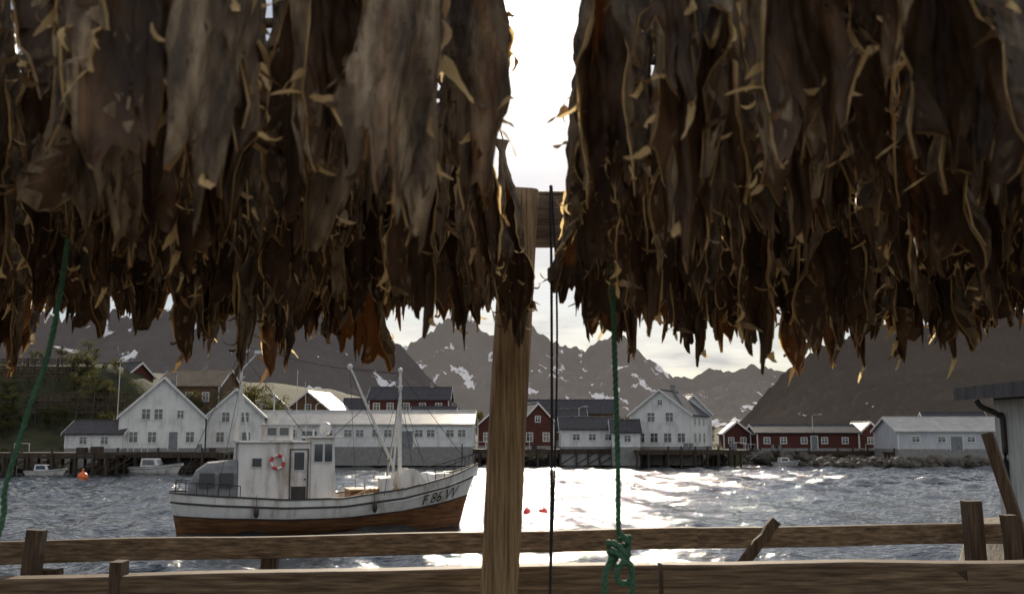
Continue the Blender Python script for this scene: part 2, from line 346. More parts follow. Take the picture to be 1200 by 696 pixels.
# ------------------------------------------------------------------ houses
def wall_T(side, w, l):
    if side == 'f': return Matrix(((1,0,0,0),(0,-1,0,0),(0,0,1,0),(0,0,0,1)))
    if side == 'b': return Matrix(((1,0,0,0),(0,1,0,l),(0,0,1,0),(0,0,0,1)))
    if side == 'l': return Matrix(((0,-1,0,-w/2),(1,0,0,0),(0,0,1,0),(0,0,0,1)))
    return Matrix(((0,1,0,w/2),(1,0,0,0),(0,0,1,0),(0,0,0,1)))
def house(name, loc, rz, w, l, eave, ridge, wall, roof, wins=(), doors=(), chim=None, over=.35, trimc='trim', found=.5):
    e = empty(name, loc, rz)
    mb = MB()
    vs = [(-w/2,0,0),(w/2,0,0),(w/2,0,eave),(0,0,ridge),(-w/2,0,eave),(-w/2,l,0),(w/2,l,0),(w/2,l,eave),(0,l,ridge),(-w/2,l,eave)]
    mb.add(vs, [(0,1,2,3,4),(9,8,7,6,5),(1,6,7,2),(5,0,4,9),(0,5,6,1)]); mb.obj("walls", [wall], e)
    mb = MB(); mb.box((-w/2-.04,-.04,-2.2),(w/2+.04,l+.04,found*.6)); mb.obj("foundation", ['conc'], e)
    mb = MB(); sl = (ridge-eave)/(w/2); th = .16
    for sx in (-1,1):
        xo = sx*(w/2+over); zo = eave-over*sl
        p = [(0,-over,ridge+.02),(xo,-over,zo+.02),(xo,l+over,zo+.02),(0,l+over,ridge+.02)]
        top = [(a,b,c+th) for a,b,c in p]
        f = [(0,1,2,3),(7,6,5,4),(0,4,5,1),(1,5,6,2),(2,6,7,3)]
        mb.add(p+top, f)
    mb.cyl((0,-over,ridge+th+.02),(0,l+over,ridge+th+.02),.09,n=8)
    mb.obj("roof", [roof], e)
    mb = MB()
    for yy in (-over-.05, l+over+.05):
        for sx in (-1,1):
            a = Vector((0,yy,ridge+.02)); bb = Vector((sx*(w/2+over),yy,eave-over*sl+.02))
            mb.add([a+Vector((0,-.02,-.14)),bb+Vector((0,-.02,-.14)),bb+Vector((0,-.02,.19)),a+Vector((0,-.02,.19)),a+Vector((0,.02,-.14)),bb+Vector((0,.02,-.14)),bb+Vector((0,.02,.19)),a+Vector((0,.02,.19))],
                   [(0,1,2,3),(7,6,5,4),(0,4,5,1),(3,2,6,7),(1,5,6,2),(0,3,7,4)])
    for sx in (-1,1):
        for yy in (0,l):
            mb.box((sx*w/2-.08,yy-.08,.25),(sx*w/2+.08,yy+.08,eave-.1))
    mb.obj("trim_boards", [trimc], e)
    fr = MB(); gl = MB()
    for side,u,z,ww,hh in wins:
        T = wall_T(side,w,l)
        fr.box((u-ww/2-.1,-.02,z-hh/2-.1),(u-ww/2,.07,z+hh/2+.1),T=T); fr.box((u+ww/2,-.02,z-hh/2-.1),(u+ww/2+.1,.07,z+hh/2+.1),T=T)
        fr.box((u-ww/2,-.02,z+hh/2),(u+ww/2,.065,z+hh/2+.1),T=T); fr.box((u-ww/2,-.02,z-hh/2-.1),(u+ww/2,.09,z-hh/2),T=T)
        fr.box((u-.03,-.02,z-hh/2),(u+.03,.05,z+hh/2),T=T); fr.box((u-ww/2,-.02,z+hh*.1),(u-.03,.045,z+hh*.1+.05),T=T); fr.box((u+.03,-.02,z+hh*.1),(u+ww/2,.045,z+hh*.1+.05),T=T)
        gl.box((u-ww/2,-.03,z-hh/2),(u+ww/2,.02,z+hh/2),T=T)
    if wins: fr.obj("window_frames", [trimc], e); gl.obj("window_panes", ['glass'], e)
    dr = MB()
    for side,u,ww,hh in doors:
        T = wall_T(side,w,l)
        dr.box((u-ww/2,-.03,.1),(u+ww/2,.05,hh),0,T=T); dr.box((u-ww/2-.1,-.03,.1),(u-ww/2,.07,hh+.1),1,T=T); dr.box((u+ww/2,-.03,.1),(u+ww/2+.1,.07,hh+.1),1,T=T); dr.box((u-ww/2,-.03,hh),(u+ww/2,.07,hh+.1),1,T=T)
    if doors: dr.obj("doors", ['grey', trimc], e)
    if chim:
        mb = MB(); mb.box((chim[0]-.3,chim[1]-.3,ridge-1),(chim[0]+.3,chim[1]+.3,ridge+.9)); mb.box((chim[0]-.38,chim[1]-.38,ridge+.9),(chim[0]+.38,chim[1]+.38,ridge+1.02)); mb.obj("chimney", ['conc'], e)
    return e
def row(side, us, z, ww=.9, hh=1.2): return [(side,u,z,ww,hh) for u in us]

house("white_house", (-41.8,120,2.4), 16, 9.6, 12, 4.1, 8.6, 'white','rdark',
      row('f',(-3.2,-1.1,3.2),1.6)+row('f',(-1.9,-.5),4.3)+row('f',(2.0,),4.3,.7,.9)+row('l',(2,5,8,11),2.2), [('f',1.3,1.0,2.2)], chim=(.8,6))
house("white_annex", (-45.8,121,2.4), 90, 6, 6.6, 2.0, 3.4, 'white','rdark', row('l',(2,4.5),1.2,.8,.8))
house("brown_house", (-43.0,152,7.0), 84, 8, 9.5, 4.6, 7.0, 'brown','rwarm', row('l',(2,4.6,7.2),2.9), chim=(0,4))
house("white_house", (-35.3,128,2.4), 12, 6.8, 9, 4.4, 7.6, 'white','rdark', row('f',(-1.8,),1.6)+row('f',(-1.2,1.2),4.1)+row('l',(2,4.5,7),2.4), [('f',1.4,1.0,2.2)])
house("white_boathouse", (-38.6,160,3.4), 10, 7, 9, 4.6, 7.6, 'white','rwarm', row('f',(-1.6,1.6),2.2)+row('f',(0,),5.0))
house("brown_boathouse", (-33.2,163,3.4), -12, 7.5, 9, 5.0, 7.9, 'brown','rlight', row('f',(-1.6,1.6),2.2)+row('f',(0,),5.2))
house("long_warehouse", (-5.4,141,2.4), 90, 10, 30.8, 3.3, 5.1, 'white','rlight', row('l',[1.4,3.0,5.6,7.2,11.4,13,15.2,16.8,19.4,24.2,25.9,28.0,29.5],2.1,1.0,.9), [('l',9.0,2.0,2.4),('l',22.0,2.0,2.4)])
house("red_house", (-10.2,165,4.4), 90, 8, 12.8, 5.6, 7.6, 'red','rdark', row('l',(1.6,4.2,6.8,9.4,11.6),4.4,.9,1.1)+row('l',(1.6,4.2,6.8,9.4,11.6),1.8,.9,1.1), chim=(0,3))
house("red_house", (-9.0,158,3.4), 90, 6, 6.5, 3.8, 5.2, 'red','rdark', row('l',(1.6,4.2),2.6,.9,1.0))
house("red_cabin", (-2.6,155,2.4), -8, 5.4, 8, 3.4, 5.8, 'red','rdark', row('f',(-1.3,1.3),1.6)+row('f',(0,),4.0,.7,.8))
house("red_cabin", (3.9,152,2.4), 14, 5.0, 8, 4.0, 6.6, 'red','rdark', row('f',(-1.3,1.3),1.6)+row('f',(0,),4.3,.7,.8))
house("brown_house", (16.6,166,4.0), 88, 8, 13.8, 3.8, 6.0, 'brown','rdark', row('l',(2,5,8,11),2.4))
house("red_house", (11.4,158,3.2), 90, 6, 7.6, 3.4, 5.0, 'red','rdark', row('l',(1.6,4.2,6.4),2.2))
house("white_shed", (14.6,141,2.4), 90, 6.5, 7.8, 2.7, 4.2, 'white','rdark', row('l',(1.4,3.6,5.8),1.6,.9,.8))
house("white_house", (20.4,138,2.4), -24, 8.6, 9.5, 4.7, 8.0, 'white','rdark',
      row('f',(-2.8,-.9,1.0,2.9),1.5,1.0,1.2)+row('f',(-1.3,1.3),4.3,1.0,1.2)+row('f',(0,),6.3,.6,.7)+row('r',(2,4.6,7.2),1.5)+row('r',(2,4.6,7.2),3.7,.8,.9), chim=(0,7))
house("white_annex", (17.2,137.5,2.4), 88, 5.0, 3.6, 2.3, 3.8, 'white','rdark', row('l',(1.6,),1.4,.8,.8))
house("white_house", (26.4,146,2.4), 4, 5.2, 8, 5.0, 7.6, 'white','rdark', row('f',(-1.2,1.2),1.6)+row('f',(-1.1,1.1),4.2))
house("red_boathouse", (33.6,150,2.1), -6, 3.9, 7, 2.5, 4.1, 'red','rdark', row('f',(-.9,.9),1.4,.7,.8))
house("red_boathouse", (50.6,150,2.1), 90, 6.5, 14.8, 2.5, 3.6, 'red','rdark', row('l',(2,5,8,11,13.4),1.4,.8,.8), [('l',6.5,.9,2.0)])
house("red_boathouse", (53.1,149,2.1), 5, 3.4, 6, 2.5, 4.0, 'red','rdark', row('f',(0,),1.4,.8,.8))
house("pale_warehouse", (67.8,141,2.1), 90, 9, 15.4, 2.7, 4.5, 'cream','rlight', row('l',(2.5,5.5,9.5,13),1.6,1.0,.7), [('l',7.5,1.6,2.0)])
for i,(x,y,z,rz,wd,l,ev,rd,wl,rf) in enumerate([(-56,150,10,70,6,8,3,5,'red','rdark'),(-20,175,4.5,95,7,9,4,6,'white','rdark'),(75,160,2.8,80,7,9,3,5,'red','rdark')]):
    house("cabin", (x,y,z), rz, wd, l, ev, rd, wl, rf, row('l',(2,5),1.7))

# ------------------------------------------------------------------ quays
def quay(x0,x1,y0,y1,z,step=2.4,name="timber_quay"):
    e = empty(name,(0,0,0)); mb = MB()
    mb.box((x0,y0,z-.28),(x1,y1,z)); mb.box((x0,y0-.06,z-.62),(x1,y0-.003,z-.3)); mb.obj("deck",['pile'],e)
    mb = MB(); x = x0+.3
    while x < x1:
        for yy in (y0+.25,(y0+y1)/2,y1-.3): mb.cyl((x+R.uniform(-.1,.1),yy,-2),(x,yy,z-.3),.16,n=7)
        if R.random()<.5: mb.cyl((x,y0+.1,.3),(x+step,y0+.1,z-.6),.08,n=6)
        mb.cyl((x,y0-.2,-1),(x,y0-.2,z+R.choice((.0,.0,.5))),.13,n=7)
        x += step*R.uniform(.6,1.1)
    mb.obj("piles",['pile'],e)
    mb = MB()
    for k in range(int((x1-x0)/3)):
        x = R.uniform(x0+1,x1-1); yy = R.uniform(y0+.5,min(y1,y0+2)); t=R.random()
        if t<.4: mb.box((x,yy,z+.003),(x+R.uniform(.4,1.2),yy+.8,z+R.uniform(.3,.9)),0)
        elif t<.7: mb.cyl((x,yy,z),(x,yy,z+.9),.3,n=10,mi=1)
        else: mb.cyl((x,yy,z),(x,yy,z+1.0),.05,n=6,mi=2); mb.cyl((x+1.6,yy,z),(x+1.6,yy,z+1.0),.05,n=6,mi=2); mb.cyl((x,yy,z+.97),(x+1.6,yy,z+.97),.04,n=6,mi=2)
    mb.obj("quay_gear",['pile','grey','steel'],e)
    return e
quay(-37.5,16.2,137.6,141.5,2.38)
quay(16.3,31.5,133.5,141,2.3)
quay(-56,-42,107,112,2.35)
quay(-47,-32.5,114,119,2.3)
quay(31.5,56,146,150.4,2.0)
quay(52,70,138,141.5,2.0)

def rocks(name, gen, mat='rock'):
    mb = MB()
    for (x,y,z,r) in gen:
        vs=[];n=7;o=Vector((x,y,z)); sd=R.uniform(0,99); fs=[]
        for i in range(n+1):
            for j in range(2*n):
                a=math.pi*i/n; t=math.pi*j/n; d=Vector((math.sin(a)*math.cos(t),math.sin(a)*math.sin(t),math.cos(a)*.7))
                rr=r*(1+.45*noise.noise(d*1.6+Vector((sd,0,0)))+.15*noise.noise(d*4+Vector((sd,0,0)))); vs.append(o+d*rr)
        for i in range(n):
            for j in range(2*n): fs.append((i*2*n+j,(i+1)*2*n+j,(i+1)*2*n+(j+1)%(2*n),i*2*n+(j+1)%(2*n)))
        mb.add(vs,fs)
    return mb.obj(name,[mat])
rocks("breakwater", [(R.uniform(41,72), R.uniform(133.5,137.5), R.uniform(-.3,.7), R.uniform(.5,1.3)) for _ in range(190)])
rocks("shore_rocks", [((lambda x:(x,shore(x)+R.uniform(-2.5,.8),R.uniform(-.2,1.2),R.uniform(.5,1.4)))(R.uniform(-120,110))) for _ in range(380)])

for (bx,by) in ((-58,134),(-66,140)):
    e = empty("distant_fish_rack",(bx,by,landz(bx,by)),8); mb=MB(); f=MB()
    for i in range(7):
        x=-6+2*i
        mb.cyl((x,-1.6,-.5),(x,.1,4.2),.09,n=6); mb.cyl((x,1.6,-.5),(x,-.1,4.2),.09,n=6)
    for zz_,yy in ((4.0,0),(2.9,-.45),(2.9,.45),(2.0,.8),(2.0,-.8)):
        mb.cyl((-7,yy,zz_),(7,yy,zz_),.07,n=6)
        for k in range(80):
            x=-6.8+13.6*k/80+R.uniform(-.05,.05); ll=R.uniform(.5,.8); f.add([(x-.03,yy,zz_),(x+.03,yy,zz_),(x+.08,yy+.05,zz_-ll),(x-.06,yy-.05,zz_-ll)],[(0,1,2,3)])
    mb.obj("poles",['pile'],e); f.obj("fish",['farfish'],e)

# ------------------------------------------------------------------ trees
def tree_meshes(seed):
    r = random.Random(seed); mb = MB(); lf = MB(); H = r.uniform(4.5,6)
    pts=[(0,0,-.5)]; 
    for k in range(1,7): pts.append((pts[-1][0]+r.uniform(-.15,.15),pts[-1][1]+r.uniform(-.15,.15),H*.85*k/6))
    mb.tube(pts,[.16-.022*k for k in range(7)],n=7)
    tips=[]
    for k in range(14):
        b0=Vector(pts[r.randint(2,6)]); a=r.uniform(0,6.28); ll=r.uniform(.8,1.9)
        b1=b0+Vector((math.cos(a)*ll*.8,math.sin(a)*ll*.8,ll*.6)); mid=(b0+b1)/2+Vector((0,0,-.1)); mb.tube([b0,mid,b1],[.05,.035,.012],n=5); tips+= [b1,mid+Vector((0,0,.3))]
    for t in tips:
        R0=r.uniform(.4,.85)
        for q in range(70):
            d=Vector((r.gauss(0,1),r.gauss(0,1),r.gauss(0,.8))).normalized()*R0*r.random()**.4; p=t+d; s=r.uniform(.05,.13)
            u=Vector((r.gauss(0,1),r.gauss(0,1),r.gauss(0,1))).normalized()*s; v=u.orthogonal().normalized()*s*.7
            lf.add([p-u,p+v,p+u,p-v],[(0,1,2,3)])
    a=mb.obj("trunk",['bark']); b=lf.obj("crown",['leaf']); ma,mb_=a.data,b.data
    bpy.data.objects.remove(a); bpy.data.objects.remove(b); return ma,mb_
TV=[tree_meshes(s) for s in (1,2,3,4)]
def tree(x,y,s=1,z=None):
    e=empty("birch_tree",(x,y,(landz(x,y) if z is None else z)-.1),R.uniform(0,360)); e.scale=(s*1.1,s*1.1,s)
    for n_,me in zip(("trunk","crown"),R.choice(TV)):
        o=bpy.data.objects.new(n_,me); col.objects.link(o); o.parent=e
for _ in range(30): tree(R.uniform(-72,-47),R.uniform(128,150),R.uniform(.5,.95))
for x,y,s in ((-53,129,.9),(-50.5,131,1.0),(-49,134,1),(-44,140,1.1),(-46,142,1.2),(-40.5,141,1.1),(-38,143,1),(-42,146,1.3),(-36,150,1.1),(-25,158,.9),(-21,160,.8),(-30,157,.9),(-1,160,.9),(17.5,152,.8),(31,158,.8),(40,160,.7),(56,156,.7),(60,158,.8),(-5,172,1.2),(22,170,1.1),(-40,155,1.3),(-36.5,154,1.2),(-31,152,1.0),(-28,154,1.1)): tree(x,y,s)
mb=MB()
for c in range(200):
    x=R.uniform(-110,110); y=shore(x)+R.uniform(5,45)
    if -38<x<72 and y<157: y+=14
    z=landz(x,y); R0=R.uniform(.5,1.3)
    for q in range(60):
        d=Vector((R.gauss(0,1),R.gauss(0,1),abs(R.gauss(0,.7)))).normalized()*R0*R.random()**.4; p=Vector((x,y,z))+d; s=R.uniform(.08,.18)
        u=Vector((R.gauss(0,1),R.gauss(0,1),R.gauss(0,1))).normalized()*s; v=u.orthogonal().normalized()*s*.7
        mb.add([p-u,p+v,p+u,p-v],[(0,1,2,3)])
mb.obj("shrubs",['leaf'])

for (x,y,h_) in ((-48.8,124,11.0),(-28,143,6.5),(9.5,142,6.0),(44,147,5)):
    e=empty("lamp_post",(x,y,2.0)); mb=MB(); mb.cyl((0,0,0),(0,0,h_),.09,.05,n=8); mb.tube([(0,0,h_),(.3,-.2,h_+.25),(.9,-.6,h_+.3)],.04); mb.box((.7,-.75,h_+.22),(1.2,-.45,h_+.34)); mb.obj("pole",['steel'],e)

# ------------------------------------------------------------------ fishing boat
def make_hull(L_, B, sheer, mats, parent, draft=.5, rake=1.0, split=.5, bul=.5, nu=44, nv=16, name="hull", sternw=.55, srake=.45):
    bt=[(0,sternw*.55),(.03,sternw),(.12,.84),(.3,.98),(.45,1),(.62,.95),(.78,.75),(.9,.42),(.97,.15),(1,.015)]
    def P(u,v,side=-1,inset=0):
        hb=B/2*lerp_tab(bt,u); zt=lerp_tab(sheer,u); z=-draft+(zt+draft)*v
        fl=(1-(1-v)**2.4)**.55*(1-.18*(1-v)*(sm(.5,1,u)*2)) if v>0 else 0
        fl=max(fl,0)*(1-.22*(1-v)*sm(.3,1,u))
        x=u*(L_-rake-srake)+srake+ rake*(v**1.3)*sm(.6,1,u) - srake*(v**1.2)*(1-sm(0,.25,u))
        return Vector((x, side*max(.02,hb*fl-inset), z))
    mb=MB()
    for side in (-1,1):
        o=len(mb.v)
        for i in range(nu+1):
            for j in range(nv+1): mb.v.append(tuple(P(i/nu,j/nv,side)))
        for i in range(nu):
            for j in range(nv):
                a=o+i*(nv+1)+j; f=(a,a+nv+1,a+nv+2,a+1); 
                if side>0: f=f[::-1]
                mb.f.append(f); v=(j+.5)/nv; mb.m.append(1 if v<split else 0)
    o=len(mb.v)
    for j in range(nv+1):
        mb.v.append(tuple(P(0,j/nv,-1))); mb.v.append(tuple(P(0,j/nv,1)))
    for j in range(nv): mb.f.append((o+2*j,o+2*j+2,o+2*j+3,o+2*j+1)); mb.m.append(1 if (j+.5)/nv<split else 0)
    for side in (-1,1):
        for i in range(nu):
            a=[P((i+k)/nu,1,side) for k in (0,1)]; b=[Vector((p.x,side*max(.01,abs(p.y)-.12),p.z)) for p in a]; c=[Vector((p.x,p.y,p.z-bul)) for p in b]
            up=Vector((0,0,.06)); out=Vector((0,side*.05,0))
            mb.add([a[0]+out,a[1]+out,b[1],b[0],a[0]+up+out,a[1]+up+out,b[1]+up,b[0]+up],[(4,5,6,7),(0,1,5,4),(3,2,6,7),(0,1,2,3)],2)
            mb.add([b[0],b[1],c[1],c[0]],[(0,1,2,3)],0)
            mb.add([c[0],c[1],Vector((c[1].x,0,c[1].z+.03)),Vector((c[0].x,0,c[0].z+.03))],[(0,1,2,3)],3)
    for side in (-1,1):
        pts=[P(i/nu,.83,side)+Vector((0,side*.02,0)) for i in range(nu+1)]; mb.tube(pts,.045,2)
        pts=[P(i/nu,split,side)+Vector((0,side*.01,0)) for i in range(nu+1)]; mb.tube(pts,.03,2)
    o=mb.obj(name,mats,parent,smooth=False)
    return P
boat=empty("fishing_boat",(-14.55,43.0,0),18); boat.scale=(.945,.97,1)
sheer=[(0,1.68),(.15,1.52),(.35,1.36),(.55,1.38),(.75,1.72),(.9,2.25),(1,2.75)]
P=make_hull(14.4,4.1,sheer,['hullw','hullb','boatdark','deck'],boat,split=.57)
cu=bpy.data.curves.new("reg",'FONT'); cu.body="F 86 VV"; cu.resolution_u=3; to=bpy.data.objects.new("reg",cu); col.objects.link(to)
bpy.context.view_layer.update(); me=bpy.data.meshes.new_from_object(to); bpy.data.objects.remove(to)
wd=max(v.co.x for v in me.vertices)
for v in me.vertices:
    u=.815+.125*v.co.x/wd; vv=.61+.18*v.co.y/.7; p=P(u,vv,-1)+Vector((.02,-.06,0)); v.co=p
me.materials.append(M['boatdark']); to=bpy.data.objects.new("registration_number",me); col.objects.link(to); to.parent=boat
mb=MB(); 
mb.box((2.9,-1.15,1.0),(6.1,1.15,3.75),0)
mb.add([(6.1,-1.2,1.0),(7.3,-1.2,1.0),(7.15,-1.2,3.95),(6.1,-1.2,3.95),(6.1,1.2,1.0),(7.3,1.2,1.0),(7.15,1.2,3.95),(6.1,1.2,3.95)],[(0,1,2,3),(7,6,5,4),(1,5,6,2),(4,0,3,7),(3,2,6,7)],0)
mb.obj("deckhouse",['hullw'],boat,bevel=.05)
mb=MB(); mb.box((2.75,-1.28,3.752),(6.05,1.28,3.84)); mb.box((5.95,-1.36,3.953),(7.5,1.36,4.05)); mb.box((3.9,-.75,3.843),(5.3,.75,4.5)); mb.box((3.82,-.82,4.503),(5.38,.82,4.56)); mb.obj("cabin_roof",['hullw'],boat,bevel=.02)
def win(mbf,mbg,x0,x1,z0,z1,y,s=-1):
    mbf.box((x0-.05,min(y,y+s*.04),z0-.05),(x1+.05,max(y,y+s*.04),z1+.05)); mbg.box((x0,min(y+s*.02,y+s*.055),z0),(x1,max(y+s*.02,y+s*.055),z1))
f=MB(); g=MB()
for s in (-1,1):
    for a,b in ((6.25,6.62),(6.72,7.05)): win(f,g,a,b,2.95,3.7,s*1.2,s)
    win(f,g,5.35,5.8,2.6,3.35,s*1.15,s); win(f,g,3.5,3.9,2.75,3.1,s*1.15,s)
for k in range(4):
    y0=-1.08+.56*k
    g.add([(7.215,y0,2.95),(7.215,y0+.46,2.95),(7.18,y0+.46,3.75),(7.18,y0,3.75)],[(0,1,2,3)])
win(f,g,4.15,4.55,4.08,4.4,-.75,-1); win(f,g,4.7,5.1,4.08,4.4,-.75,-1)
f.obj("window_frames",['steel'],boat); g.obj("window_panes",['glass'],boat)
mb=MB(); mb.box((5.15,-1.19,1.2),(5.2,-1.153,3.5)); mb.box((5.95,-1.19,1.2),(6.0,-1.153,3.5)); mb.box((5.2,-1.19,3.45),(5.95,-1.153,3.5)); mb.cyl((5.85,-1.25,2.2),(5.85,-1.15,2.2),.04); mb.box((5.25,-1.2,1.25),(5.9,-1.153,1.9)); mb.obj("cabin_door",['boatdark'],boat)
def torus(mb,c,R0,r,mi=0,axis='y',n=24,k=8,seg=None):
    pts=[]
    for i in range(n+1):
        t=2*math.pi*i/n; pts.append((c[0]+R0*math.cos(t),c[1],c[2]+R0*math.sin(t)) if axis=='y' else (c[0],c[1]+R0*math.cos(t),c[2]+R0*math.sin(t)))
    if seg:
        for i in range(n): mb.tube(pts[i:i+2],r,mi if (i//3)%2 else seg,n=k)
    else: mb.tube(pts,r,mi,n=k)
mb=MB(); torus(mb,(4.6,-1.24,2.95),.28,.065,0,seg=1); mb.obj("lifebuoy",['redb','trim'],boat)
mb=MB(); n=8; rows=[]
for k,(x,hh,wd_) in enumerate(((.75,1.2,1.0),(.8,2.0,1.05),(1.1,2.6,1.1),(1.6,2.95,1.15),(2.88,3.05,1.15))):
    rws=[]
    for i in range(n+1):
        t=math.pi*i/n; rws.append((x,-wd_*math.copysign(abs(math.cos(t))**.35,math.cos(t)),1.0+(hh-1.0)*abs(math.sin(t))**.35))
    rows.append(rws)
vs=[p for r_ in rows for p in r_]; fs=[(k*(n+1)+i,k*(n+1)+i+1,(k+1)*(n+1)+i+1,(k+1)*(n+1)+i) for k in range(4) for i in range(n)]
mb.add(vs,fs); mb.add(rows[0],[tuple(range(n+1))]); mb.obj("aft_shelter",['grey'],boat,smooth=False)
mb=MB(); mb.box((1.25,-1.2,1.9),(1.9,-1.14,2.5)); mb.box((2.1,-1.2,1.9),(2.7,-1.14,2.5)); mb.obj("shelter_windows",['glass'],boat)
mb=MB()
mb.cyl((2.72,0,1.0),(3.0,0,8.3),.09,.055); mb.cyl((3.05,-.55,6.6),(3.05,.55,6.6),.035); mb.cyl((2.93,0,6.9),(3.65,0,7.7),.03); mb.box((3.5,-.12,7.65),(4.2,.12,7.8)); mb.sphere((3.0,0,8.35),.12,n=6)
mb.cyl((3.35,0,3.8),(2.95,0,6.2),.04); mb.cyl((2.7,-.9,3.8),(2.95,0,5.8),.035); mb.cyl((2.7,.9,3.8),(2.95,0,5.8),.035)
mb.cyl((4.5,.3,4.5),(4.5,.3,5.9),.03); mb.box((4.2,-.3,5.0),(4.8,.3,5.12)); mb.cyl((4.6,-.2,4.5),(4.6,-.2,5.02),.05)
mb.cyl((6.4,.6,4.0),(6.4,.6,4.35),.04); mb.sphere((6.85,-.3,4.38),.28,n=8); mb.cyl((6.85,-.3,4.0),(6.85,-.3,4.2),.06)
mb.cyl((5.6,.8,4.0),(5.6,.8,7.0),.015); mb.cyl((5.9,-.8,3.8),(5.8,-.8,6.4),.015); mb.cyl((3.3,-.9,3.8),(3.3,-.9,5.3),.015)
mb.cyl((10.5,0,1.1),(10.45,0,7.0),.11,.075); mb.cyl((9.9,-.9,1.2),(10.4,0,5.6),.05); mb.cyl((9.9,.9,1.2),(10.4,0,5.6),.05); mb.cyl((10.0,-.6,3.0),(10.0,.6,3.0),.04)
mb.cyl((10.45,-.5,6.3),(10.45,.5,6.3),.04); mb.sphere((10.45,0,7.05),.13,n=6)
mb.cyl((10.2,0,2.6),(7.95,-.2,7.15),.075,.055)
mb.sphere((7.95,-.2,7.15),.14,n=6)
for x,y in ((10.3,-.95),(10.3,.95),(8.6,-1.2)): mb.cyl((x,y,1.2),(x,y,2.3),.05)
mb.obj("masts",['steel'],boat,smooth=False)
mb=MB()
def wire(a,b,sag=0,r=.014):
    a=Vector(a);b=Vector(b); mb.tube([a.lerp(b,t/8)+Vector((0,0,-sag*4*(t/8)*(1-t/8))) for t in range(9)],r,n=4)
wire((10.45,0,6.9),(13.9,0,2.8)); wire((10.45,0,6.9),(7.3,0,4.05)); wire((10.45,0,6.3),(9.4,-1.85,1.5)); wire((10.45,0,6.3),(11.6,-1.6,1.9)); wire((10.45,0,6.3),(9.4,1.85,1.5)); wire((10.45,0,6.3),(11.6,1.6,1.9))
wire((10.45,0,6.9),(7.95,-.2,7.1)); wire((7.95,-.2,7.1),(8.3,-.6,1.5)); wire((7.95,-.2,7.1),(9.9,-.3,2.9),.2); wire((2.98,0,8.0),(10.45,0,6.9),.25); wire((2.98,0,8.0),(.3,0,1.7)); wire((2.95,0,6.6),(2.0,-1.6,1.5)); wire((2.95,0,7.6),(5.9,-1.1,4.0)); wire((13.6,0,2.8),(13.6,0,3.7),0,.03); wire((10.45,0,5),(12.0,.2,2.6),.1)
for s in (-1,1):
    pr=None
    for k in range(6):
        p=P(.84+.03*k,1,s)+Vector((0,-s*.05,0)); q=p+Vector((0,0,.55)); wire(p,q,0,.02)
        if pr: wire(pr,q,0,.02)
        pr=q
    pr=None
    for k in range(7):
        p=P(.02+.03*k,1,s)+Vector((0,-s*.05,0)); q=p+Vector((0,0,.5)); wire(p,q,0,.018)
        if pr: wire(pr,q,0,.018)
        pr=q
mb.obj("rigging",['boatdark'],boat)
mb=MB()
mb.box((8.0,-.9,.9),(9.6,.9,1.65),1); mb.box((7.95,-.95,1.653),(9.65,.95,1.73),2)
for k in range(9): mb.cyl((7.6+.3*k,-1.35+.06*k,1.3+.02*k),(8.9+.2*k,-1.2+.05*k,1.75),.04,mi=2)
mb.cyl((10.9,-.7,2.0),(10.9,.7,2.0),.45,n=18); mb.cyl((10.9,-.75,2.0),(10.9,-.7,2.0),.6,n=18); mb.cyl((10.9,.7,2.0),(10.9,.75,2.0),.6,n=18)
mb.sphere((11.8,-.1,1.9),.62,sc=(1.25,1,.85),n=10); mb.sphere((9.6,-.9,1.9),.34,mi=0,n=8); mb.box((12.2,-.35,1.5),(12.9,.35,2.35),0)
mb.box((9.3,-1.3,1.2),(9.9,-.7,2.2),0)
mb.obj("deck_gear",['hullw','hullb','deck'],boat)
mb=MB()
for x,s in ((3.6,-1),(9.4,-1)):
    p=P(x/14.4,.9,s)+Vector((0,-.16,-.35)); mb.sphere(p,.12,n=8,sc=(1,1,1.9)); mb.cyl(p,(p.x,p.y+.1,p.z+.7),.012)
mb.obj("fenders",['boatdark'],boat,smooth=True)

for (x,y,rz,s) in ((-42.0,110.5,-4,1),(-50.5,104.5,6,.7),(36,140,12,.7)):
    e=empty("motorboat",(x,y,0),rz); e.scale=(s,s,s)
    make_hull(6.2,2.1,[(0,.75),(.5,.75),(1,1.2)],['hullw','hullw','grey','deck'],e,draft=.3,rake=.8,split=.3,bul=.25,nu=20,nv=8)
    mb=MB(); mb.add([(1.6,-.8,.6),(3.9,-.8,.6),(3.3,-.65,1.7),(1.7,-.65,1.7),(1.6,.8,.6),(3.9,.8,.6),(3.3,.65,1.7),(1.7,.65,1.7)],[(0,1,2,3),(7,6,5,4),(1,5,6,2),(4,0,3,7),(3,2,6,7)]); mb.obj("cabin",['hullw'],e,bevel=.04)
    mb=MB(); mb.add([(1.9,-.775,1.0),(3.3,-.775,1.0),(3.1,-.695,1.55),(1.9,-.695,1.55)],[(0,1,2,3)]); mb.add([(3.75,-.6,.95),(3.75,.6,.95),(3.44,.5,1.55),(3.44,-.5,1.55)],[(0,1,2,3)]); mb.obj("windscreen",['glass'],e)
def buoy(x,y,r,mat,name):
    e=empty(name,(x,y,0)); mb=MB(); mb.sphere((0,0,r*.45),r,n=12); mb.cyl((0,0,r*1.35),(0,0,r*1.7),r*.22,r*.16); torus(mb,(0,0,r*1.85),r*.2,r*.07,n=12,k=6); mb.obj("float",[mat],e,smooth=True)
buoy(-41.2,97,.48,'orange',"mooring_buoy")
buoy(.78,53,.22,'redb',"net_buoy"); buoy(1.65,53.4,.22,'redb',"net_buoy")

